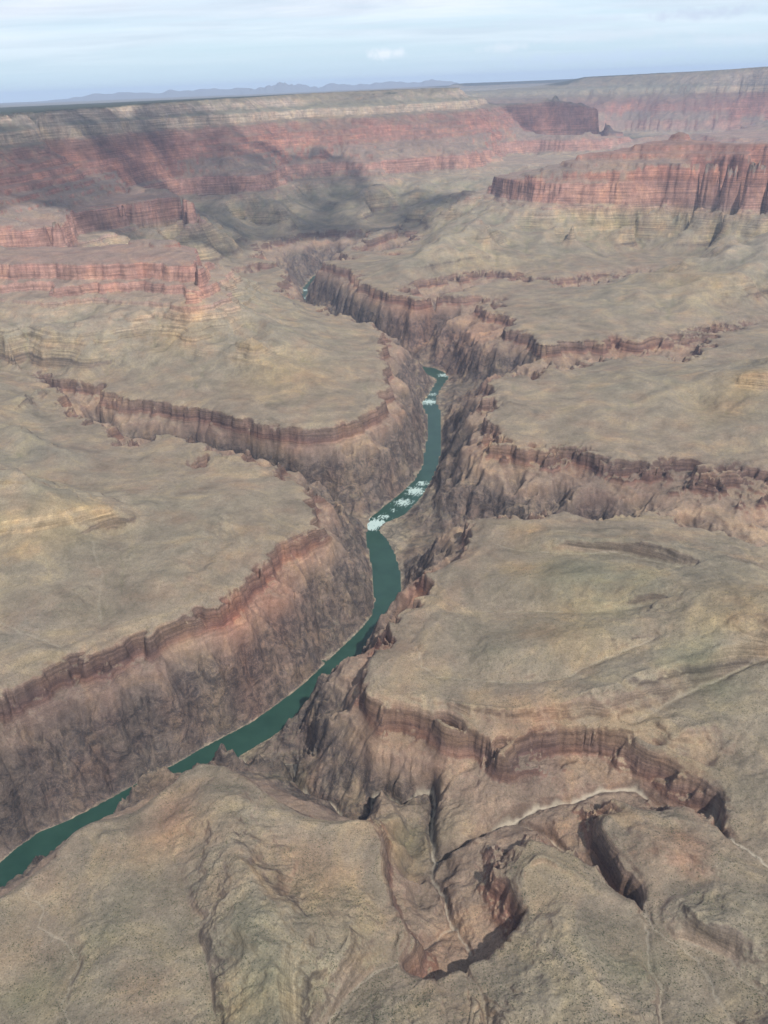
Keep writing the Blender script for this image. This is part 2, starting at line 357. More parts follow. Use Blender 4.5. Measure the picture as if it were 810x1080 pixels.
h0 = h + roll + nfar * (1 - WM) + (n1 - 0.35) * ampn * near * np.clip((h - 765) / 60, 0, 1) * np.clip((2540 - h) / 160, .08, 1)
e = h0.copy()
dist = np.array([1, 1, 1, 1, 1.4142, 1.4142, 1.4142, 1.4142], np.float32)
offs = [-nc, nc, -1, 1, -nc - 1, -nc + 1, nc - 1, nc + 1]
base_idx = (rr * nc + cc).ravel()
area = np.minimum(cell * cell, 4e4).astype(np.float64).ravel(); A = area.copy()
rows = slice(0, int((math.log(30000) - U_MIN) / DU))
for it in range(42):
    sh = shift_all(e)
    best = np.zeros_like(e); rec = base_idx.copy().reshape(nr, nc)
    hr = e.copy()
    for q, dd, of in zip(sh, dist, offs):
        s = (e - q) / dd
        m = s > best
        best = np.where(m, s, best); rec = np.where(m, base_idx.reshape(nr, nc) + of, rec); hr = np.where(m, q, hr)
    rec = np.clip(rec.ravel(), 0, nr * nc - 1)
    self_ = rec == base_idx
    for _ in range(26 if it else 90):
        Aw = np.where(self_, 0, A)
        A = area + np.bincount(rec, weights=Aw, minlength=nr * nc)
    k = 0.0065 * np.sqrt(A).reshape(nr, nc) / cell * 1.0
    k = np.minimum(k, 1.5)
    e2 = (e + k * hr) / (1 + k)
    e = np.where(near, e2, e)
    # creep
    p = pad(e); lap = (p[:-2, 1:-1] + p[2:, 1:-1] + p[1:-1, :-2] + p[1:-1, 2:]) * .25 - e
    e = (e + 0.10 * lap * near).astype(np.float32)
dz = h0 - e
benchm = np.clip((h0 - 1120) / 25, 0, 1) * np.clip((1500 - h0) / 40, 0, 1)
cap = (14 + 100 * kS) * (1 - benchm) + (5 + 15 * np.clip((Rg - 2000) / 1200, 0, 1) + 36 * kS ** 1.3) * benchm
cap = cap * (1 - .7 * np.exp(-((h0 - 1125) / 25) ** 2)) * np.clip((2540 - h0) / 250, .06, 1)
cap = np.where(h0 > 1470, np.minimum(cap * .8, 24 + 50 * (Rg > 9900)), cap) * (1 - .55 * WM)
h1 = h0 - cap * np.tanh(np.maximum(dz, 0) / cap) + np.clip(-dz, 0, 25)
h1 = np.where(h < 757, h, h1)
h1 = np.maximum(h1, np.where(h > 757, 754, h1))
logA = np.log10(A.reshape(nr, nc) + 1).astype(np.float32)
print('eroded', round(time.time() - T00, 1))

# ------------------------------------------------------------------ fine mesh grid
rb = [math.log(430)]
while rb[-1] < math.log(80000):
    R_ = math.exp(rb[-1])
    step = 0.0017 if R_ < 3500 else 0.0022 if R_ < 7000 else 0.0028 if R_ < 18000 else 0.006 if R_ < 40000 else 0.03
    rb.append(rb[-1] + step)
rb = np.array(rb); DA = 0.00122; AZM = math.radians(49)
ab = np.arange(-AZM, AZM, DA)
def samp(a):                              # Catmull-Rom free: bilinear with smoothed weights
    r = (rb - U_MIN) / DU; c = (ab + AZ) / DU
    r0 = np.clip(r.astype(int), 1, a.shape[0] - 3); c0 = np.clip(c.astype(int), 1, a.shape[1] - 3)
    fr = r - r0; fc = c - c0
    def w(t): return (-.5*t+t*t-.5*t**3, 1-2.5*t*t+1.5*t**3, .5*t+2*t*t-1.5*t**3, -.5*t*t+.5*t**3)
    wr = w(fr); wc = w(fc)
    Xr = sum(a[r0 + i - 1] * wr[i][:, None] for i in range(4))
    return sum(Xr[:, c0 + i - 1] * wc[i][None, :] for i in range(4)).astype(np.float32)
H = None; FLOW = samp(blur(logA, 1)); SL = samp(sl0)
MR, MC = SL.shape
Rm = np.exp(rb)[:, None] * np.ones((1, MC)); Am = np.ones((MR, 1)) * ab[None, :]
MX = Rm * np.sin(Am); MY = Rm * np.cos(Am); mcell = (Rm * 0.0016).astype(np.float32)
hs = samp(h1); WMf = np.clip(samp(WM), 0, 1)
wamp = (1 - WMf) * np.clip((hs - 770) / 100, 0, 1) * np.clip((2560 - hs) / 150, .5, 1)
far_ = np.clip((Rm - 5000) / 5000, 0, 1)
def wfield(s):
    return (fbm(MX, MY, 150, 4, mcell, s, gain=.55) * 10 + fbm(MX, MY, 620, 3, mcell, s + 40) * 55 * far_ + fbm(MX, MY, 1500, 2, mcell, s + 60) * 190 * np.clip((Rm - 10400) / 1500, 0, 1)) * wamp
QX = MX + wfield(501); QY = MY + wfield(601)
qr = np.clip((np.log(np.hypot(QX, QY)) - U_MIN) / DU, 0, nr - 1.01); qc = np.clip((np.arctan2(QX, QY) + AZ) / DU, 0, nc - 1.01)
r0 = qr.astype(int); c0 = qc.astype(int); fr = (qr - r0).astype(np.float32); fc = (qc - c0).astype(np.float32)
H = h1[r0, c0]*(1-fr)*(1-fc) + h1[r0+1, c0]*fr*(1-fc) + h1[r0, c0+1]*(1-fr)*fc + h1[r0+1, c0+1]*fr*fc
wx = (fbm(MX, MY, 400, 5, mcell, 201) * 90).astype(np.float32); wy = (fbm(MX, MY, 400, 5, mcell, 231) * 90).astype(np.float32)
nf = fbm(MX + wx * .5, MY + wy * .5, 150, 6, mcell, 51, ridged=True, gain=.58) - .3
nb = fbm(MX, MY, 60, 5, mcell, 71)
kS = np.clip((SL - 0.10) / 0.35, 0, 1)
gor = np.clip((1110 - H) / 40, 0, 1); bch = np.clip((H - 1120) / 20, 0, 1) * np.clip((1490 - H) / 30, 0, 1)
H = H + (nf * (1.2 + 14 * kS * np.where(H > 1470, .55, 1) + 14 * gor) * (1 - .6 * bch) + nb * (1.3 + 6 * kS + 4 * gor) * (1 - .4 * bch)) * (1 - .55 * np.exp(-((H - 1118) / 18) ** 2)) * (1 - .85 * WMf) * np.clip((2560 - H) / 120, .1, 1) * np.clip((H - 752) / 25, 0, 1) * np.clip((30000 - Rm) / 8000, 0, 1)
bc = at(70,285,1600); DIP = (62 * np.exp(-((np.hypot(MX - bc[0], MY - bc[1]) / 1900) ** 6)) * np.clip((H - 1190) / 150, 0, 1)).astype(np.float32)
# strata: hard beds stand as cliffs, soft beds as slopes
# the cream bed sits 2222-2345
HX = [0, 740, 751, 760, 850, 930, 1010, 1078, 1097, 1109, 1117, 1150, 1200, 1204, 1235, 1239, 1262, 1266, 1330, 1336, 1380, 1388, 1430, 1438, 1482, 1490, 1545, 1556, 1588, 1600, 1700,
      1716, 1722, 1768, 1776, 1830, 1838, 1893, 1901, 1960, 1970, 2030, 2040, 2100, 2190, 2262, 2285, 2335, 2392, 2402, 2425, 2455, 2470, 2500, 2760]
HZ = [0, 742, 749, 758, 842, 950, 1032, 1064, 1084, 1122, 1134, 1150, 1197, 1209, 1232, 1243, 1258, 1270, 1322, 1340, 1372, 1392, 1422, 1444, 1468, 1494, 1512, 1566, 1584, 1676, 1704,
      1712, 1738, 1756, 1788, 1812, 1850, 1872, 1914, 1936, 1986, 2008, 2054, 2090, 2195, 2225, 2325, 2345, 2372, 2394, 2412, 2452, 2472, 2500, 2760]
HS = H + DIP
Z = np.interp(HS, HX, HZ).astype(np.float32)
lowledge = np.clip((H - 1140) / 10, 0, 1) * np.clip((1470 - HS) / 15, 0, 1) * (1 - np.clip((SL - .27) / .16, 0, 1) * np.clip((Rm - 1900) / 300, 0, 1))   # thin ledges fade out on the flats
Z = Z * (1 - lowledge) + HS * lowledge - DIP
print('mesh grid', MR, MC, round(time.time() - T00, 1))

# colour zones that belong to the rock and the scrub itself: (px, py, z, radius m, r, g, b, strength)
ZONES = []
def zone(px, py, z, rad, col, s=0.8): ZONES.append((*at(px, py, z)[:2], rad, col, s, z))
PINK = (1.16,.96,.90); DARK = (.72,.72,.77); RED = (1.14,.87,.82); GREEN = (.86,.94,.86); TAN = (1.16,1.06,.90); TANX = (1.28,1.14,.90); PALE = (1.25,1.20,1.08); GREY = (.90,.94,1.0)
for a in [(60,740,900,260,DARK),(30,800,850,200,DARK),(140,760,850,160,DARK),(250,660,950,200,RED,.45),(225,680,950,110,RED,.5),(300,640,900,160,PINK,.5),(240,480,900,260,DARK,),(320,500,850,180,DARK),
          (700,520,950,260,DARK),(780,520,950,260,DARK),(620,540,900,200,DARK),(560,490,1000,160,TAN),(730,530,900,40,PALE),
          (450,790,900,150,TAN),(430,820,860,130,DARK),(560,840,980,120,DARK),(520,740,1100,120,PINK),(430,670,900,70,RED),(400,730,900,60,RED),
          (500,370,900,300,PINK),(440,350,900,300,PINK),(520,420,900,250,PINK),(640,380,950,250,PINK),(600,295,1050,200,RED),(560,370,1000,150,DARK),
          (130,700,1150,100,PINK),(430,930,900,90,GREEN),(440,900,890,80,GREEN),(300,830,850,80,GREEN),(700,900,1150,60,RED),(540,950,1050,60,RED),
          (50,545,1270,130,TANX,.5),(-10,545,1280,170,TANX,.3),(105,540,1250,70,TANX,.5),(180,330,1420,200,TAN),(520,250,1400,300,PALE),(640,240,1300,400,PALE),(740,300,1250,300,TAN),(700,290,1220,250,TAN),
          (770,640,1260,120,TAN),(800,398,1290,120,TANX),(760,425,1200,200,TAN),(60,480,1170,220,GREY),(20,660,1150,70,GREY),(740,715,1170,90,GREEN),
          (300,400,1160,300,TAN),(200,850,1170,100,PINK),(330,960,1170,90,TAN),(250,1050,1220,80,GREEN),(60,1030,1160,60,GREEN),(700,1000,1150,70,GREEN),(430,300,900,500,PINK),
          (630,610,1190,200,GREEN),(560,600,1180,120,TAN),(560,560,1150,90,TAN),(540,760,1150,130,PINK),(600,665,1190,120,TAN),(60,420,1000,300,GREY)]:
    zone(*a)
TINT = np.ones((MR, MC, 3), np.float32)
GM = np.clip((1118 - H) / 12, 0, 1)
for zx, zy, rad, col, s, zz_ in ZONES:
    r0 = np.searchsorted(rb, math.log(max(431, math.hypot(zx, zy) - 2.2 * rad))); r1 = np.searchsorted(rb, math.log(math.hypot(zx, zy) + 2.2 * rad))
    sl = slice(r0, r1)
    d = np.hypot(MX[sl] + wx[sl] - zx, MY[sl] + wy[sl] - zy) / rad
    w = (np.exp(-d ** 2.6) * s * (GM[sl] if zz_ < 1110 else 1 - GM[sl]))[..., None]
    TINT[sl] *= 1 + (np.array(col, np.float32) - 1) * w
# dry stream beds: pale gravel
WASH = np.zeros((MR, MC), np.float32)
def wash_line(pts, width, val=1.0):
    Pw = [at(*p) for p in pts]; Q = []
    for a, b in zip(Pw[:-1], Pw[1:]):
        n = max(2, int(np.hypot(*(b - a)[:2]) / 2.0)); Q.append(a + (b - a) * np.linspace(0, 1, n, endpoint=False)[:, None])
    Q = np.concatenate(Q)
    Q[:, 0] += 7 * perlin(Q[:, 0] / 38, Q[:, 1] / 38, 5) + 3 * perlin(Q[:, 0] / 13, Q[:, 1] / 13, 6); Q[:, 1] += 7 * perlin(Q[:, 0] / 38, Q[:, 1] / 38, 8)
    wn = perlin(Q[:, 0] / 24, Q[:, 1] / 24, 77) + .5
    for i_, (x, y, _) in enumerate(Q):
        u = math.log(math.hypot(x, y)); a = math.atan2(x, y)
        if not (-AZM + .01 < a < AZM - .01): continue
        R_ = math.exp(u); n = int(width * 1.6 / (R_ * DA)) + 1
        r0 = int(np.searchsorted(rb, u)); c0 = int((a + AZM) / DA)
        s = (slice(max(r0 - n, 0), r0 + n + 1), slice(max(c0 - n, 0), c0 + n + 1))
        wd = width * (.55 + .9 * abs(float(wn[i_])))
        d = np.hypot(MX[s] - x, MY[s] - y) / wd
        WASH[s] = np.maximum(WASH[s], val * np.clip(1.5 - d, 0, 1))
for k, w, v in (('F1',2.6,.5),('F2',2.2,.35),('F3',3,.5),('F4',2.2,.5),('F5',2.2,.4),('F6',2.4,.45),('F7',3.5,.7),('A',3.6,.75),('A2',2.6,.55),('A3',2,.35),('B',5,.8),('C',3,.55),('W1',3,.3),('W2',2.6,.45),('W3',2.5,.25),
                ('W4',2.5,.4),('W5',4,.25),('W6',4,.4)):
    wash_line(washes[k][:5] if k == 'W6' else washes[k], w * (.8 if k[0] in 'WF' else 1), v * (.55 if k[0] in 'WF' and k != 'F7' else .9))
Z = Z - WASH * 1.5
print('zones', round(time.time() - T00, 1))

# ------------------------------------------------------------------ materials
def mat(name):
    m = bpy.data.materials.new(name); m.use_nodes = True
    nt = m.node_tree; b = nt.nodes['Principled BSDF']; b.inputs['Roughness'].default_value = 0.95
    b.inputs['Specular IOR Level'].default_value = 0.15
    return m, nt, b
class NT:
    def __init__(s, nt): s.nt = nt
    def n(s, t, **kw):
        x = s.nt.nodes.new(t)
        for k, v in kw.items(): setattr(x, k, v)
        return x
    def l(s, a, b): s.nt.links.new(a, b)
    def math(s, op, a, b=None, c=None, clamp=False):
        x = s.n('ShaderNodeMath', operation=op); x.use_clamp = clamp
        for i, v in enumerate((a, b, c)):
            if v is None: continue
            if isinstance(v, (int, float)): x.inputs[i].default_value = v
            else: s.l(v, x.inputs[i])
        return x.outputs[0]
    def noise(s, vec, scale, detail=4, rough=.55, dim='3D', dist=0):
        x = s.n('ShaderNodeTexNoise'); x.inputs['Scale'].default_value = scale; x.inputs['Detail'].default_value = detail
        x.inputs['Roughness'].default_value = rough; x.inputs['Distortion'].default_value = dist
        s.l(vec, x.inputs['Vector']); return x.outputs['Fac']
    def ramp(s, fac, stops, interp='LINEAR'):
        x = s.n('ShaderNodeValToRGB'); cr = x.color_ramp; cr.interpolation = interp
        while len(cr.elements) > 1: cr.elements.remove(cr.elements[-1])
        cr.elements[0].position = stops[0][0]; cr.elements[0].color = (*stops[0][1], 1)
        for p, c in stops[1:]:
            q = cr.elements.new(p); q.color = (*c, 1)
        s.l(fac, x.inputs['Fac']); return x.outputs['Color']
    def mix(s, f, a, b, mode='MIX'):
        x = s.n('ShaderNodeMix', data_type='RGBA', blend_type=mode)
        for i, v in ((0, f), (6, a), (7, b)):
            if isinstance(v, (int, float)): x.inputs[i].default_value = v
            elif isinstance(v, tuple): x.inputs[i].default_value = (*v, 1)
            else: s.l(v, x.inputs[i])
        return x.outputs[2]
    def mr(s, v, a, b, c=0, d=1):
        x = s.n('ShaderNodeMapRange'); s.l(v, x.inputs[0])
        for i, q in enumerate((a, b, c, d)): x.inputs[i + 1].default_value = q
        return x.outputs[0]

def terrain_material():
    m, nt, b = mat('canyon_rock'); N = NT(nt)
    geo = N.n('ShaderNodeNewGeometry'); pos = geo.outputs['Position']
    sep = N.n('ShaderNodeSeparateXYZ'); N.l(pos, sep.inputs[0]); z = sep.outputs['Z']
    sn = N.n('ShaderNodeSeparateXYZ'); N.l(geo.outputs['Normal'], sn.inputs[0]); nz = sn.outputs['Z']
    big = N.noise(pos, 1/400, 5, .6); mid = N.noise(pos, 1/70, 6, .65); fine = N.noise(pos, 1/14, 6, .7); spk = N.noise(pos, 1/3.2, 3, .7)
    # vertical streaks on faces: squash z
    mp = N.n('ShaderNodeMapping'); mp.inputs['Scale'].default_value = (1, 1, .12); N.l(pos, mp.inputs[0])
    streak = N.noise(mp.outputs[0], 1/26, 5, .65)
    # bedding: noise squashed in x, y
    mb = N.n('ShaderNodeMapping'); mb.inputs['Scale'].default_value = (.02, .02, 1); N.l(pos, mb.inputs[0])
    bed = N.noise(mb.outputs[0], 1/9, 4, .7)
    dp = N.n('ShaderNodeAttribute', attribute_name='dip'); z = N.math('ADD', z, dp.outputs['Fac'])
    zz = N.math('ADD', z, N.math('MULTIPLY', N.math('SUBTRACT', big, .5), 26))
    zz = N.math('ADD', zz, N.math('MULTIPLY', N.math('SUBTRACT', fine, .5), 14))
    f = N.mr(zz, 740, 2700)
    def s(zv): return (zv - 740) / 1960
    rock = N.ramp(f, [(s(740), (.150,.118,.098)), (s(1010), (.215,.160,.125)), (s(1055), (.270,.190,.145)), (s(1068), (.215,.130,.100)),
        (s(1085), (.150,.098,.082)), (s(1105), (.205,.140,.110)), (s(1128), (.170,.120,.095)), (s(1145), (.25,.19,.14)), (s(1199), (.15,.12,.095)), (s(1209), (.155,.125,.10)), (s(1218), (.27,.215,.15)), (s(1268), (.285,.235,.168)), (s(1296), (.27,.21,.15)), (s(1325), (.26,.21,.145)),
        (s(1390), (.27,.225,.165)), (s(1460), (.30,.22,.16)), (s(1490), (.27,.185,.15)), (s(1520), (.29,.175,.14)), (s(1620), (.33,.190,.150)), (s(1690), (.28,.160,.130)),
        (s(1725), (.24,.125,.095)), (s(1790), (.29,.150,.115)), (s(1850), (.22,.112,.088)), (s(1920), (.28,.145,.112)), (s(2090), (.20,.105,.084)),
        (s(2200), (.20,.125,.10)), (s(2232), (.27,.215,.165)), (s(2320), (.30,.24,.185)), (s(2345), (.21,.18,.15)), (s(2420), (.29,.235,.19))])
    soil = N.ramp(f, [(s(740), (.34,.29,.22)), (s(753), (.33,.275,.205)), (s(762), (.20,.160,.125)), (s(900), (.21,.165,.125)), (s(1040), (.27,.200,.150)), (s(1120), (.240,.188,.140)), (s(1138), (.238,.192,.142)), (s(1180), (.232,.195,.144)),
        (s(1250), (.236,.200,.148)), (s(1400), (.245,.210,.158)), (s(1480), (.25,.20,.15)), (s(1560), (.24,.175,.14)), (s(1700), (.22,.155,.125)), (s(1730), (.20,.155,.125)), (s(1860), (.19,.14,.115)), (s(1900), (.20,.12,.096)),
        (s(2060), (.17,.108,.088)), (s(2190), (.15,.12,.095)), (s(2300), (.20,.18,.14)), (s(2370), (.15,.14,.11)), (s(2425), (.17,.15,.12)), (s(2500), (.16,.14,.11))])
    gz = N.mr(zz, 1022, 968)
    rg = N.noise(pos, 1/55, 7, .68, dist=1.4); vein = N.noise(pos, 1/38, 6, .6, dist=2.2)
    vn = N.math('ABSOLUTE', N.math('SUBTRACT', vein, .5))
    rockg = N.mix(N.mr(rg, .42, .60), (.058,.052,.052), (.190,.150,.125))
    rockg = N.mix(N.math('MULTIPLY', N.mr(vn, .022, .006), .5), rockg, (.30,.215,.175))
    rock = N.mix(N.math('MULTIPLY', gz, .85), rock, rockg)
    soil = N.mix(N.math('MULTIPLY', gz, N.mr(rg, .40, .60, .75, 0)), soil, (.085,.075,.068))
    wood = N.math('MULTIPLY', N.mr(z, 2425, 2450), N.mr(nz, .965, .985));
    soil = N.mix(N.math('MULTIPLY', wood, .9), soil, (.034,.046,.036))
    steep = N.mr(N.math('ADD', N.math('ADD', nz, N.math('MULTIPLY', N.math('SUBTRACT', fine, .5), .25)), N.math('MULTIPLY', N.mr(z, 1600, 1740, 0, .08), N.mr(z, 1920, 1870))), .86, .68)
    col = N.mix(steep, soil, rock)
    hs_ = N.n('ShaderNodeHueSaturation'); N.l(N.mr(z, 1380, 1500, 1.04, 1.0), hs_.inputs['Saturation']); hs_.inputs['Value'].default_value = 1; N.l(col, hs_.inputs['Color']); col = hs_.outputs[0]
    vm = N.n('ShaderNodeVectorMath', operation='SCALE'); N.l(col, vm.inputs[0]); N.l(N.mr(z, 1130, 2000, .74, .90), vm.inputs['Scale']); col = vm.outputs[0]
    # value variation
    v = N.math('ADD', N.math('MULTIPLY', mid, .9), N.math('MULTIPLY', big, .5))
    v = N.math('ADD', v, .30)
    col = N.mix(1.0, col, N.mix(1, (1,1,1), (1,1,1)), 'MULTIPLY')
    vm = N.n('ShaderNodeVectorMath', operation='SCALE'); N.l(col, vm.inputs[0]); N.l(v, vm.inputs['Scale']); col = vm.outputs[0]
    # dark varnish streaks on faces, bedding bands
    stv = N.math('ADD', N.math('MULTIPLY', N.math('SUBTRACT', N.mr(streak, .35, .65, .84, 1.12), 1), N.mr(z, 1000, 1450, .35, 1)), 1); bdv = N.math('ADD', N.math('MULTIPLY', N.math('SUBTRACT', N.mr(bed, .36, .64, .62, 1.28), 1), N.mr(z, 1030, 1065, .12, 1)), 1)
    sv = N.math('MULTIPLY', stv, bdv); sv = N.math('ADD', N.math('MULTIPLY', N.math('SUBTRACT', sv, 1), steep), 1)
    vm = N.n('ShaderNodeVectorMath', operation='SCALE'); N.l(col, vm.inputs[0]); N.l(sv, vm.inputs['Scale']); col = vm.outputs[0]
    # rubble / scrub speckle
    spv = N.math('MULTIPLY', N.mr(spk, .3, .7, .72, 1.28), N.mr(fine, .3, .7, .84, 1.16))
    vm = N.n('ShaderNodeVectorMath', operation='SCALE'); N.l(col, vm.inputs[0]); N.l(spv, vm.inputs['Scale']); col = vm.outputs[0]
    # reddish and olive patches
    hue = N.noise(pos, 1/160, 4, .6)
    col = N.mix(N.mr(hue, .50, .72, 0, .6), col, N.mix(1, col, (1.12,.93,.86), 'MULTIPLY'))
    col = N.mix(N.mr(hue, .48, .30, 0, .5), col, N.mix(1, col, (.84,.90,.86), 'MULTIPLY'))
    swp = N.noise(pos, 1/260, 7, .66, dist=1.6)
    col = N.mix(N.mr(swp, .50, .64, 0, .75), col, N.mix(1, col, (1.36,1.30,1.12), 'MULTIPLY'))
    col = N.mix(N.mr(swp, .48, .34, 0, .75), col, N.mix(1, col, (.68,.69,.70), 'MULTIPLY'))
    vo = N.n('ShaderNodeTexVoronoi'); vo.inputs['Scale'].default_value = 1/5.5; N.l(pos, vo.inputs['Vector'])
    vc = N.n('ShaderNodeSeparateColor'); N.l(vo.outputs['Color'], vc.inputs[0])
    dot = N.math('MULTIPLY', N.mr(vo.outputs['Distance'], .30, .16), N.mr(vc.outputs[0], .35, .5))
    dot = N.math('MULTIPLY', N.math('MULTIPLY', dot, N.math('SUBTRACT', 1, steep)), N.mr(mid, .3, .6, .45, .8))
    col = N.mix(dot, col, (.075,.080,.050))
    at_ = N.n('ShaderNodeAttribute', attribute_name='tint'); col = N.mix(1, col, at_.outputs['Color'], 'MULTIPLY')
    fl = N.n('ShaderNodeAttribute', attribute_name='flow')
    bench = N.math('MULTIPLY', N.mr(z, 1120, 1150), N.mr(z, 1480, 1400))
    g1 = N.math('MULTIPLY', N.mr(fl.outputs['Fac'], 3.2, 4.4, 0, .55), bench)
    col = N.mix(g1, col, N.mix(1, col, (.70,.78,.68), 'MULTIPLY'))
    ws = N.n('ShaderNodeAttribute', attribute_name='wash')
    wv = N.math('MULTIPLY', ws.outputs['Fac'], N.mr(fine, .25, .55, .5, 1))
    col = N.mix(wv, col, (.38,.335,.26))
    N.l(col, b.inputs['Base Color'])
    bp = N.n('ShaderNodeBump'); bp.inputs['Distance'].default_value = 9
    bp.inputs['Strength'].default_value = .75
    hh = N.math('ADD', N.math('MULTIPLY', mid, .5), N.math('MULTIPLY', fine, .45))
    hh = N.math('ADD', hh, N.math('MULTIPLY', N.math('MULTIPLY', streak, steep), N.mr(z, 1000, 1500, .25, .8)))
    hh = N.math('ADD', hh, N.math('MULTIPLY', spk, .10)); hh = N.math('ADD', hh, N.math('MULTIPLY', N.math('MULTIPLY', rg, gz), 1.3))
    N.l(hh, bp.inputs['Height']); N.l(bp.outputs[0], b.inputs['Normal'])
    return m
M_ROCK = terrain_material()

# ------------------------------------------------------------------ terrain pieces: one continuous surface cut into named landforms
def near_poly(pts):                       # inside test in the plane for a world polygon
    Pp = np.array([p[:2] for p in pts]); ins = np.zeros(MX.shape, bool)
    j = len(Pp) - 1
    for i in range(len(Pp)):
        xi, yi = Pp[i]; xj, yj = Pp[j]
        if yi != yj:
            ins ^= ((yi > MY) != (yj > MY)) & (MX < (xj - xi) * (MY - yi) / (yj - yi) + xi)
        j = i
    return ins
def azp(*pts): return [np.array([D * math.sin(math.atan((px - 405) / 980)), D * math.cos(math.atan((px - 405) / 980))]) for px, D in pts]
cls = np.zeros((MR, MC), np.int8)         # 0 inner gorge, 1 bench, 2 left butte, 3 right butte, 4 promontory, 5 far wall, 6 far plateau, 7 far right wall
cls[H >= 1100] = 1
cls[near_poly([at(-200,330,1490), at(60,325,1490), at(160,325,1480), at(222,330,1480), at(228,300,1480), at(200,240,1690), at(-200,250,1690)]) & (H > 1470)] = 2
cls[near_poly(azp((485,8300),(500,11000),(1200,11000),(1200,7000),(700,7700))) & (H > 1470)] = 3
cls[near_poly(azp((-600,6000),(40,6500),(190,7600),(245,8500),(215,9300),(110,8900),(60,9200),(-600,9200))) & (H > 1470) & (cls != 2)] = 4
cls[(Rm > 8400) & (H > 1470) & (cls < 2)] = 5
cls[(Rm > 17800) & (Am > math.atan((560 - 405) / 980))] = 7
cls[(cls == 5) & (H > 2440) & (Rm > 9000)] = 6
cls[(Rm > 28000)] = 6
nv = MR * MC
V = np.stack([MX, MY, Z], -1).reshape(-1, 3).astype(np.float32)
# normals from the whole sheet, so pieces meet without a seam
ev = np.stack([MX, MY, Z], -1).astype(np.float32)
gr = np.gradient(ev, axis=0); gc = np.gradient(ev, axis=1)
NO = np.cross(gc, gr); NO /= np.linalg.norm(NO, axis=-1, keepdims=True) + 1e-9
NO = NO.reshape(-1, 3).astype(np.float32)
print('normal up', NO[:, 2].mean())
def piece(name, label, cat, mask_cells):
    r, c = np.nonzero(mask_cells)
    if len(r) == 0: return None
    a = r * MC + c; quads = np.stack([a, a + 1, a + MC + 1, a + MC], -1)
    used = np.zeros(nv, bool); used[quads.ravel()] = True
    ids = np.nonzero(used)[0]; mp_ = np.full(nv, -1, np.int64); mp_[ids] = np.arange(len(ids))
    q = mp_[quads].astype(np.int32)
    me = bpy.data.meshes.new(name)
    me.vertices.add(len(ids)); me.vertices.foreach_set('co', V[ids].ravel())
    me.loops.add(q.size); me.loops.foreach_set('vertex_index', q.ravel())
    me.polygons.add(len(q)); me.polygons.foreach_set('loop_start', np.arange(0, q.size, 4, dtype=np.int32))
    me.polygons.foreach_set('use_smooth', np.ones(len(q), bool))
    me.update(calc_edges=True)
    t = me.attributes.new('tint', 'FLOAT_COLOR', 'POINT')
    t.data.foreach_set('color', np.concatenate([TINT.reshape(-1, 3)[ids], np.ones((len(ids), 1), np.float32)], 1).ravel().astype(np.float32))
    for nm, arr in (('flow', FLOW), ('wash', WASH), ('dip', DIP)):
        t = me.attributes.new(nm, 'FLOAT', 'POINT'); t.data.foreach_set('value', arr.reshape(-1)[ids].astype(np.float32))
    me.normals_split_custom_set_from_vertices(NO[ids].tolist()) if False else None
    me.materials.append(M_ROCK)
    o = bpy.data.objects.new(name, me); C.objects.link(o)
    o['kind'] = 'structure'; o['label'] = label; o['category'] = cat
    return o
cell_cls = cls[:-1, :-1]
azc = Am[:-1, :-1]
# the river's course splits the gorge and the benches in a left and a right half
mid = np.array([((a + b) / 2)[:2] for a, b in zip(bl, br)])
rl = np.log(np.hypot(mid[:, 0], mid[:, 1])); ra = np.arctan2(mid[:, 0], mid[:, 1])
o_ = np.argsort(rl); left = Am < np.interp(np.log(Rm), rl[o_], ra[o_])
left = left[:-1, :-1]
fore = near_poly([at(-300,1010,1100), at(-60,975,1060), at(60,880,1060), at(205,790,1060), at(300,850,1060), at(390,860,1060), at(430,1000,1100), at(500,1010,1100), at(540,900,1060), at(640,950,1090),
                  at(690,950,1120), at(760,940,1150), at(900,1000,1180), at(1200,1500,1180), at(400,1900,1180), at(-700,1500,1180)])[:-1, :-1]
PIECES = [
 ('inner_gorge', 'dark schist and pink granite walls dropping steeply to the green river', 'gorge', cell_cls == 0),
 ('foreground_bench', 'rounded tan bench speckled with scrub nearest the camera, above a dark slot', 'bench', (cell_cls == 1) & fore),
 ('left_bench', 'tan scrub benches with brown cliff edges on the left of the river', 'bench', (cell_cls == 1) & ~fore & left),
 ('right_bench', 'broad olive and tan benches with brown cliff edges on the right of the river', 'bench', (cell_cls == 1) & ~fore & ~left),
 ('left_butte', 'red cliffed butte on the left with a tan talus skirt', 'butte', cell_cls == 2),
 ('right_butte', 'long red butte with a small peak above pale talus on the right', 'butte', cell_cls == 3),
 ('promontory', 'stepped red promontory with a pale sunlit tip in front of the far wall', 'promontory', cell_cls == 4),
 ('canyon_wall', 'long banded far canyon wall with a cream band under its rim', 'canyon wall', cell_cls == 5),
 ('far_canyon_wall', 'hazy pink and cream canyon wall farthest off on the right', 'canyon wall', cell_cls == 7),
 ('plateau', 'flat dark wooded plateau top running out to the horizon', 'plateau', cell_cls == 6)]
for p in PIECES: piece(*p)
print('pieces', round(time.time() - T00, 1))

# ------------------------------------------------------------------ height lookup on the finished surface
def ground(x, y):
    r = np.interp(np.log(np.hypot(x, y)), rb, np.arange(MR)); c = (np.arctan2(x, y) + AZM) / DA
    r0 = np.clip(r.astype(int), 0, MR - 2); c0 = np.clip(c.astype(int), 0, MC - 2); fr = r - r0; fc = c - c0
    return (Z[r0, c0]*(1-fr)*(1-fc) + Z[r0+1, c0]*fr*(1-fc) + Z[r0, c0+1]*(1-fr)*fc + Z[r0+1, c0+1]*fr*fc)

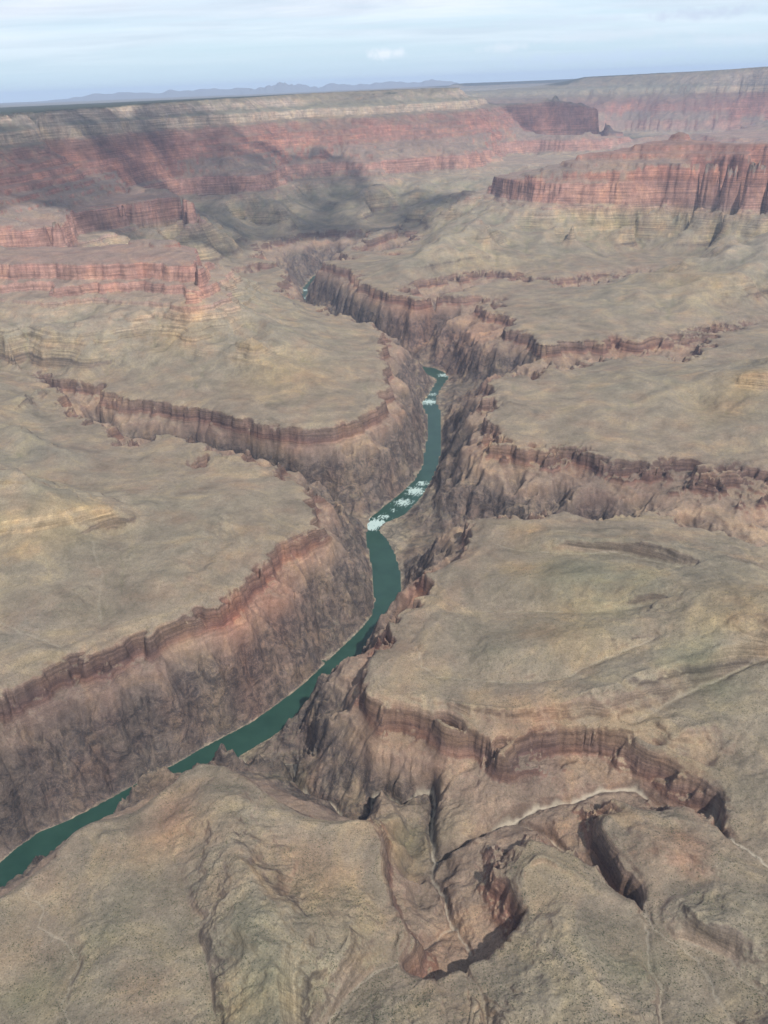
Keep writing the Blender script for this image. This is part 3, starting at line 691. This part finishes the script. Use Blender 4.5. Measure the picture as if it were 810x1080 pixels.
def mesh_obj(name, V_, F_, material, kind=None, label=None, cat=None, smooth=True):
    me = bpy.data.meshes.new(name); me.from_pydata([tuple(map(float, v)) for v in V_], [], [tuple(map(int, f)) for f in F_]); me.update()
    if smooth: me.polygons.foreach_set('use_smooth', np.ones(len(me.polygons), bool))
    me.materials.append(material); o = bpy.data.objects.new(name, me); C.objects.link(o)
    if kind: o['kind'] = kind
    if label: o['label'] = label
    if cat: o['category'] = cat
    return o
# ------------------------------------------------------------------ river
def resample(Pl, step):
    Pl = np.array(Pl)[:, :2]; out = []
    for i in range(len(Pl) - 1):
        p0 = Pl[max(i-1, 0)]; p1 = Pl[i]; p2 = Pl[i+1]; p3 = Pl[min(i+2, len(Pl)-1)]
        n = step[i]
        for t in np.linspace(0, 1, n, endpoint=False):
            out.append(.5*((2*p1)+(-p0+p2)*t+(2*p0-5*p1+4*p2-p3)*t*t+(-p0+3*p1-3*p2+p3)*t**3))
    out.append(Pl[-1]); return np.array(out)
ns = [max(2, int(max(np.hypot(*(bl[i+1]-bl[i])[:2]), np.hypot(*(br[i+1]-br[i])[:2])) / 2)) for i in range(len(bl)-1)]
ns = [min(n, 120) for n in ns]
A_ = resample(bl, ns); B_ = resample(br, ns)
NX = 80; t = np.linspace(-.22, 1.22, NX + 1)
G = A_[:, None, :] * (1 - t)[None, :, None] + B_[:, None, :] * t[None, :, None]
n_ = len(G); rv = np.concatenate([G.reshape(-1, 2), np.full((n_ * (NX+1), 1), RIV + .3)], 1)
i, j = np.meshgrid(np.arange(n_-1), np.arange(NX), indexing='ij'); a = (i*(NX+1)+j).ravel()
rf = np.stack([a, a+NX+1, a+NX+2, a+1], -1)
m_w, nt, b = mat('river_water'); N = NT(nt)
g = N.n('ShaderNodeNewGeometry'); nn = N.noise(g.outputs['Position'], 1/60, 4)
N.l(N.ramp(nn, [(.3, (.012,.038,.027)), (.7, (.020,.054,.038))]), b.inputs['Base Color'])
b.inputs['Roughness'].default_value = .3; b.inputs['Specular IOR Level'].default_value = .35; b.inputs['IOR'].default_value = 1.33
bp = N.n('ShaderNodeBump'); bp.inputs['Strength'].default_value = .5; bp.inputs['Distance'].default_value = .6
N.l(N.noise(g.outputs['Position'], 1/5, 4), bp.inputs['Height']); N.l(bp.outputs[0], b.inputs['Normal'])
mesh_obj('river', rv, rf, m_w, 'structure', 'dark green river winding along the bottom of the gorge', 'river')
# white water: clumps of foam standing a little above the surface
m_f, nt, b = mat('foam'); b.inputs['Base Color'].default_value = (.48,.60,.56,1); b.inputs['Alpha'].default_value = .7; b.inputs['Roughness'].default_value = .8
foam = np.zeros((n_, NX+1))
for px, py, rad, s in ((396,552,60,1.1),(405,545,45,.75),(425,530,60,.85),(438,518,60,1.0),(445,510,45,.8),(452,424,70,.95),(456,416,50,.7),(468,396,60,.8),(392,556,40,1.1),(415,538,30,.6),(322,314,80,.7),(322,306,70,.8),(455,400,40,.5)):
    w = at(px, py, RIV); foam = np.maximum(foam, s * np.exp(-((G[..., 0]-w[0])**2 + (G[..., 1]-w[1])**2) / rad**2))
sl_ = np.concatenate([[0], np.cumsum(np.hypot(*(np.diff((A_ + B_) / 2, axis=0)).T))])[:, None] * np.ones((1, NX + 1))
wd_ = np.hypot(*(B_ - A_).T)[:, None] * t[None, :]
fn = perlin(sl_ / 26, wd_ / 7, 301) * .7 + perlin(sl_ / 9, wd_ / 3.2, 303) * .45
fm = ((foam + fn * .62) > .66) & (foam > .25)
fq = rf[(fm[:-1, :-1])[:, :].ravel()]
ids, inv = np.unique(fq.ravel(), return_inverse=True)
fv = rv[ids].copy(); fv[:, 2] += .3 + .5 * rng.random(len(ids))
mesh_obj('whitewater', fv, inv.reshape(-1, 4), m_f, 'stuff', 'white foaming rapids where the green river narrows', 'rapids')

# ------------------------------------------------------------------ desert scrub: small dark bushes on the near benches
m_s, nt, b = mat('scrub_leaves'); N = NT(nt); g = N.n('ShaderNodeNewGeometry')
N.l(N.ramp(N.noise(g.outputs['Position'], 1/9, 2), [(.35, (.050,.055,.034)), (.65, (.110,.108,.068))]), b.inputs['Base Color'])
M_ = 600000
rr_ = np.sqrt(rng.random(M_)) * 2700 + 0; rr_ = np.exp(np.log(600) + rng.random(M_) ** .8 * math.log(4.6)); aa_ = (rng.random(M_) * 2 - 1) * math.radians(41)
bx, by = rr_ * np.sin(aa_), rr_ * np.cos(aa_)
gz_ = ground(bx, by); sx_ = (ground(bx + 4, by) - gz_) / 4; sy_ = (ground(bx, by + 4) - gz_) / 4
dn = .5 + .9 * perlin(bx / 70, by / 70, 401) + .5 * perlin(bx / 17, by / 17, 403)
keep = (gz_ > 1128) & (gz_ < 1400) & (np.hypot(sx_, sy_) < .7) & (rng.random(M_) < dn * .55)
bx, by, gz_ = bx[keep], by[keep], gz_[keep]; nb_ = len(bx); print('scrub', nb_)
sz = (.35 + 1.1 * rng.random(nb_) ** 3)[:, None]; ph = rng.random(nb_)[:, None] * 6.28 + np.arange(4) * math.pi / 2
ring = np.stack([bx[:, None] + sz * (.8 + .4 * rng.random((nb_, 4))) * np.cos(ph), by[:, None] + sz * (.8 + .4 * rng.random((nb_, 4))) * np.sin(ph), gz_[:, None] + sz * .35 + 0 * ph], -1)
base = np.stack([bx, by, gz_ - .5], -1)[:, None]; top = np.stack([bx, by, gz_ + sz[:, 0] * 1.0], -1)[:, None]
sv_ = np.concatenate([ring, base, top], 1).reshape(-1, 3).astype(np.float32)
tri = np.array([(0,1,5),(1,2,5),(2,3,5),(3,0,5),(1,0,4),(2,1,4),(3,2,4),(0,3,4)]); st = (np.arange(nb_)[:, None, None] * 6 + tri[None]).reshape(-1).astype(np.int32)
me = bpy.data.meshes.new('desert_scrub'); me.vertices.add(len(sv_)); me.vertices.foreach_set('co', sv_.ravel()); me.loops.add(len(st)); me.loops.foreach_set('vertex_index', st)
me.polygons.add(len(st) // 3); me.polygons.foreach_set('loop_start', np.arange(0, len(st), 3, dtype=np.int32)); me.update(calc_edges=True); me.materials.append(m_s)
o = bpy.data.objects.new('desert_scrub', me); C.objects.link(o); o['kind'] = 'stuff'; o['label'] = 'low dark desert shrubs dotted over the tan benches'; o['category'] = 'shrubs'
# ------------------------------------------------------------------ mountains on the horizon
m_m, nt, b = mat('mountain_rock'); b.inputs['Base Color'].default_value = (.16,.17,.17,1)
def mountain(px0, px1, D, prof, seed, name, label):
    n = 90; nd = 14; Vv = []
    for k in range(n + 1):
        px = px0 + (px1 - px0) * k / n; a = math.atan((px - 405) / 980)
        hgt = np.interp(px, [p[0] for p in prof], [p[1] for p in prof])
        hgt *= 1 + .18 * float(perlin(np.array([k / 7.]), np.array([seed + .5]), seed)[0]) + .08 * float(perlin(np.array([k / 2.3]), np.array([seed + .5]), seed + 1)[0])
        for q in range(nd + 1):
            s = q / nd; prof_d = math.sin(math.pi * s) ** 1.2
            d = D + (s - .5) * 6000
            rough = float(perlin(np.array([k / 5.]), np.array([q / 3. + seed]), seed + 3)[0])
            Vv.append((d * math.sin(a), d * math.cos(a), 2300 + (hgt * .46 + 90) * prof_d * (1 + .2 * rough)))
    Ff = [(k*(nd+1)+q, (k+1)*(nd+1)+q, (k+1)*(nd+1)+q+1, k*(nd+1)+q+1) for k in range(n) for q in range(nd)]
    mesh_obj(name, Vv, Ff, m_m, 'structure', label, 'mountains')
mountain(60, 290, 62000, [(60,60),(85,240),(110,620),(150,700),(185,560),(200,760),(240,850),(280,780),(290,500)], 3, 'mountains', 'low blue mountain range on the left horizon')
mountain(272, 352, 60000, [(272,350),(295,700),(305,950),(318,1150),(330,1000),(345,640),(352,500)], 8, 'mountain', 'highest blue mountain on the horizon, left of centre')
mountain(352, 500, 64000, [(352,450),(370,800),(390,560),(410,640),(435,880),(450,600),(475,820),(500,400)], 12, 'hills', 'small blue hills on the horizon above the flat plateau')

# ------------------------------------------------------------------ light, sky, haze, camera
SUN_AZ = math.radians(150); SUN_EL = math.radians(51)          # azimuth from +Y clockwise
sd = np.array([math.sin(SUN_AZ)*math.cos(SUN_EL), math.cos(SUN_AZ)*math.cos(SUN_EL), math.sin(SUN_EL)])
sun = bpy.data.lights.new('sun', 'SUN'); sun.energy = 4.4; sun.angle = math.radians(1.0); sun.color = (1, .95, .88)
so = bpy.data.objects.new('sun', sun); C.objects.link(so)
from mathutils import Vector, Matrix
so.rotation_euler = Vector(-sd).to_track_quat('-Z', 'Y').to_euler(); so.location = (0, 0, 9000)
w = bpy.data.worlds.new('World'); bpy.context.scene.world = w; w.use_nodes = True
N = NT(w.node_tree); bg = w.node_tree.nodes['Background']
sky = N.n('ShaderNodeTexSky', sky_type='NISHITA'); sky.sun_disc = False; sky.sun_elevation = SUN_EL; sky.sun_rotation = SUN_AZ
sky.altitude = 2600; sky.air_density = 1.3; sky.dust_density = .3; sky.ozone_density = 2.5
tc = N.n('ShaderNodeTexCoord'); 
sp = N.n('ShaderNodeSeparateXYZ'); N.l(tc.outputs['Generated'], sp.inputs[0])
# thin high cloud: the direction projected on a level sheet far overhead
den = N.math('ADD', N.math('MAXIMUM', sp.outputs['Z'], 0), .06)
cx = N.math('DIVIDE', sp.outputs['X'], den); cy = N.math('DIVIDE', sp.outputs['Y'], den)
cb = N.n('ShaderNodeCombineXYZ'); N.l(cx, cb.inputs[0]); N.l(cy, cb.inputs[1])
ms = N.n('ShaderNodeMapping'); ms.inputs['Scale'].default_value = (.55, 1.0, 1); ms.inputs['Rotation'].default_value = (0, 0, .25); N.l(cb.outputs[0], ms.inputs[0])
cn = N.noise(ms.outputs[0], .42, 8, .58, dist=.5)
cf = N.math('MULTIPLY', N.mr(cn, .34, .60, .15, .9), N.mr(sp.outputs['Z'], .015, .075, .12, 1))
cg = N.noise(ms.outputs[0], .9, 6, .6, dist=.3)
cc_ = N.mix(N.mr(cg, .40, .66), (6.8, 7.2, 7.8), (5.0, 5.5, 6.3))
base_ = N.mix(N.mr(sp.outputs['Z'], .22, .02, 0, .9), sky.outputs[0], (4.1, 5.5, 6.4))
skc = N.mix(cf, base_, cc_)
def sky_cloud(skc, px, py, wpx, hpx, s, colr):            # a small distant cumulus, given by its direction
    d = F * FOC + RT * (px - 405) + UP * (540 - py); d /= np.linalg.norm(d)
    az = math.atan2(d[0], d[1]); el = math.asin(d[2])
    azn = N.math('ARCTAN2', sp.outputs['X'], sp.outputs['Y']); eln = N.math('ARCSINE', sp.outputs['Z'])
    a = N.math('DIVIDE', N.math('SUBTRACT', azn, az), wpx * .00098); e_ = N.math('DIVIDE', N.math('SUBTRACT', eln, el), hpx * .00092)
    dd = N.math('SQRT', N.math('ADD', N.math('MULTIPLY', a, a), N.math('MULTIPLY', e_, e_)))
    nn_ = N.noise(tc.outputs['Generated'], 95, 6, .6)
    f_ = N.mr(N.math('SUBTRACT', N.math('SUBTRACT', 1.15, dd), N.math('MULTIPLY', N.math('SUBTRACT', nn_, .5), 2.2)), 0, .9, 0, s)
    return N.mix(f_, skc, colr)
for q in ((408,57,24,6,.7,(7.4,7.7,8.1)),(533,50,30,5,.5,(6.6,7.0,7.5)),(745,14,60,6,.6,(4.2,4.8,6.0)),(640,38,90,6,.3,(6.0,6.4,7.0)),(600,22,90,5,.35,(5.0,5.6,6.6)),(640,60,130,7,.5,(4.6,5.6,7.0)),(780,40,60,8,.3,(6.0,6.4,7.0))):
    skc = sky_cloud(skc, *q)
N.l(skc, bg.inputs['Color']); bg.inputs['Strength'].default_value = .115

# broken cloud overhead: it throws the shade patches on the far walls
m_c = bpy.data.materials.new('cloud_vapour'); m_c.use_nodes = True; nt = m_c.node_tree; N = NT(nt)
nt.nodes.remove(nt.nodes['Principled BSDF'])
df = N.n('ShaderNodeBsdfDiffuse'); df.inputs['Color'].default_value = (.9,.9,.92,1); tl = N.n('ShaderNodeBsdfTranslucent'); tl.inputs['Color'].default_value = (.9,.9,.92,1)
mx = N.n('ShaderNodeMixShader'); N.l(df.outputs[0], mx.inputs[1]); N.l(tl.outputs[0], mx.inputs[2])
tp = N.n('ShaderNodeBsdfTransparent'); mx2 = N.n('ShaderNodeMixShader'); N.l(tp.outputs[0], mx2.inputs[1]); N.l(mx.outputs[0], mx2.inputs[2])
g = N.n('ShaderNodeNewGeometry'); N.l(N.mr(N.noise(g.outputs['Position'], 1/600, 5, .6), .38, .60, 0.05, .62), mx2.inputs[0])
N.l(mx2.outputs[0], nt.nodes['Material Output'].inputs['Surface'])
def cloud(px, py, z, rx, ry, seed, label):
    wv_ = at(px, py, z); hgt = 6300.0; k = (hgt - z) / math.tan(SUN_EL)
    cx_, cy_ = wv_[0] + math.sin(SUN_AZ) * k, wv_[1] + math.cos(SUN_AZ) * k
    n1_, n2_ = 48, 20; Vc = []
    for a_ in range(n1_):
        for b_ in range(n2_ + 1):
            th = 2 * math.pi * a_ / n1_; ph = math.pi * b_ / n2_
            dx, dy, dz_ = math.cos(th) * math.sin(ph), math.sin(th) * math.sin(ph), math.cos(ph)
            nn = 1 + .45 * float(perlin(np.array([dx * 1.7 + seed * 3.1]), np.array([dy * 1.7 + dz_]), seed)[0]) + .22 * float(perlin(np.array([dx * 4.7 + seed]), np.array([dy * 4.7 + 2 * dz_]), seed + 1)[0])
            Vc.append((cx_ + rx * dx * nn, cy_ + ry * dy * nn, hgt + (260 if dz_ > 0 else 90) * dz_ * nn))
    Fc = [(a_*(n2_+1)+b_, a_*(n2_+1)+b_+1, ((a_+1)%n1_)*(n2_+1)+b_+1, ((a_+1)%n1_)*(n2_+1)+b_) for a_ in range(n1_) for b_ in range(n2_)]
    mesh_obj('cloud', Vc, Fc, m_c, 'stuff', label, 'cloud')
for q in ((60,165,2100,1900,1500,1,'thin cloud over the left end of the far wall'),(300,140,2150,2300,1500,2,'thin cloud over the middle of the far wall'),
          (570,118,2000,2400,2000,4,'thin cloud over the dark far promontory'),
          (400,225,1250,1000,700,5,'thin cloud over the valley below the far wall'),
          (720,100,2100,1800,1500,10,'thin cloud over the far right rim')):
    cloud(*q)
hz = 2*[None]
x0, x1, y0, y1, zb, zt = -84000, 84000, -3000, 84000, 700, 3120
hv = [(x, y, z) for z in (zb, zt) for x, y in ((x0,y0),(x1,y0),(x1,y1),(x0,y1))]
hf = [(3,2,1,0),(4,5,6,7),(0,1,5,4),(1,2,6,5),(2,3,7,6),(3,0,4,7)]
mh = bpy.data.materials.new('haze_air'); mh.use_nodes = True; nt = mh.node_tree
nt.nodes.remove(nt.nodes['Principled BSDF']); pv = nt.nodes.new('ShaderNodeVolumePrincipled')
pv.inputs['Density'].default_value = 1.5e-5; pv.inputs['Color'].default_value = (.58,.72,1.0,1); pv.inputs['Anisotropy'].default_value = .2
nt.links.new(pv.outputs[0], nt.nodes['Material Output'].inputs['Volume'])
mesh_obj('haze', hv, hf, mh, 'stuff', 'thin blue haze filling the canyon', 'haze', smooth=False)

cam = bpy.data.cameras.new('camera'); co = bpy.data.objects.new('camera', cam); C.objects.link(co)
cam.sensor_fit = 'VERTICAL'; cam.sensor_height = 36; cam.lens = 36 * FOC / 1080; cam.clip_start = 1; cam.clip_end = 400000
Mx = Matrix(((RT[0], UP[0], -F[0], 0), (RT[1], UP[1], -F[1], 0), (RT[2], UP[2], -F[2], HC), (0, 0, 0, 1)))
co.matrix_world = Mx
sc = bpy.context.scene; sc.camera = co
sc.view_settings.view_transform = 'Standard'; sc.view_settings.look = 'None'; sc.view_settings.exposure = .32; sc.view_settings.gamma = 1
sc.render.engine = 'CYCLES'; sc.cycles.use_denoising = True; sc.cycles.max_bounces = 4; sc.cycles.transparent_max_bounces = 16; sc.cycles.diffuse_bounces = 2; sc.cycles.volume_bounces = 2
print('done', round(time.time() - T00, 1))
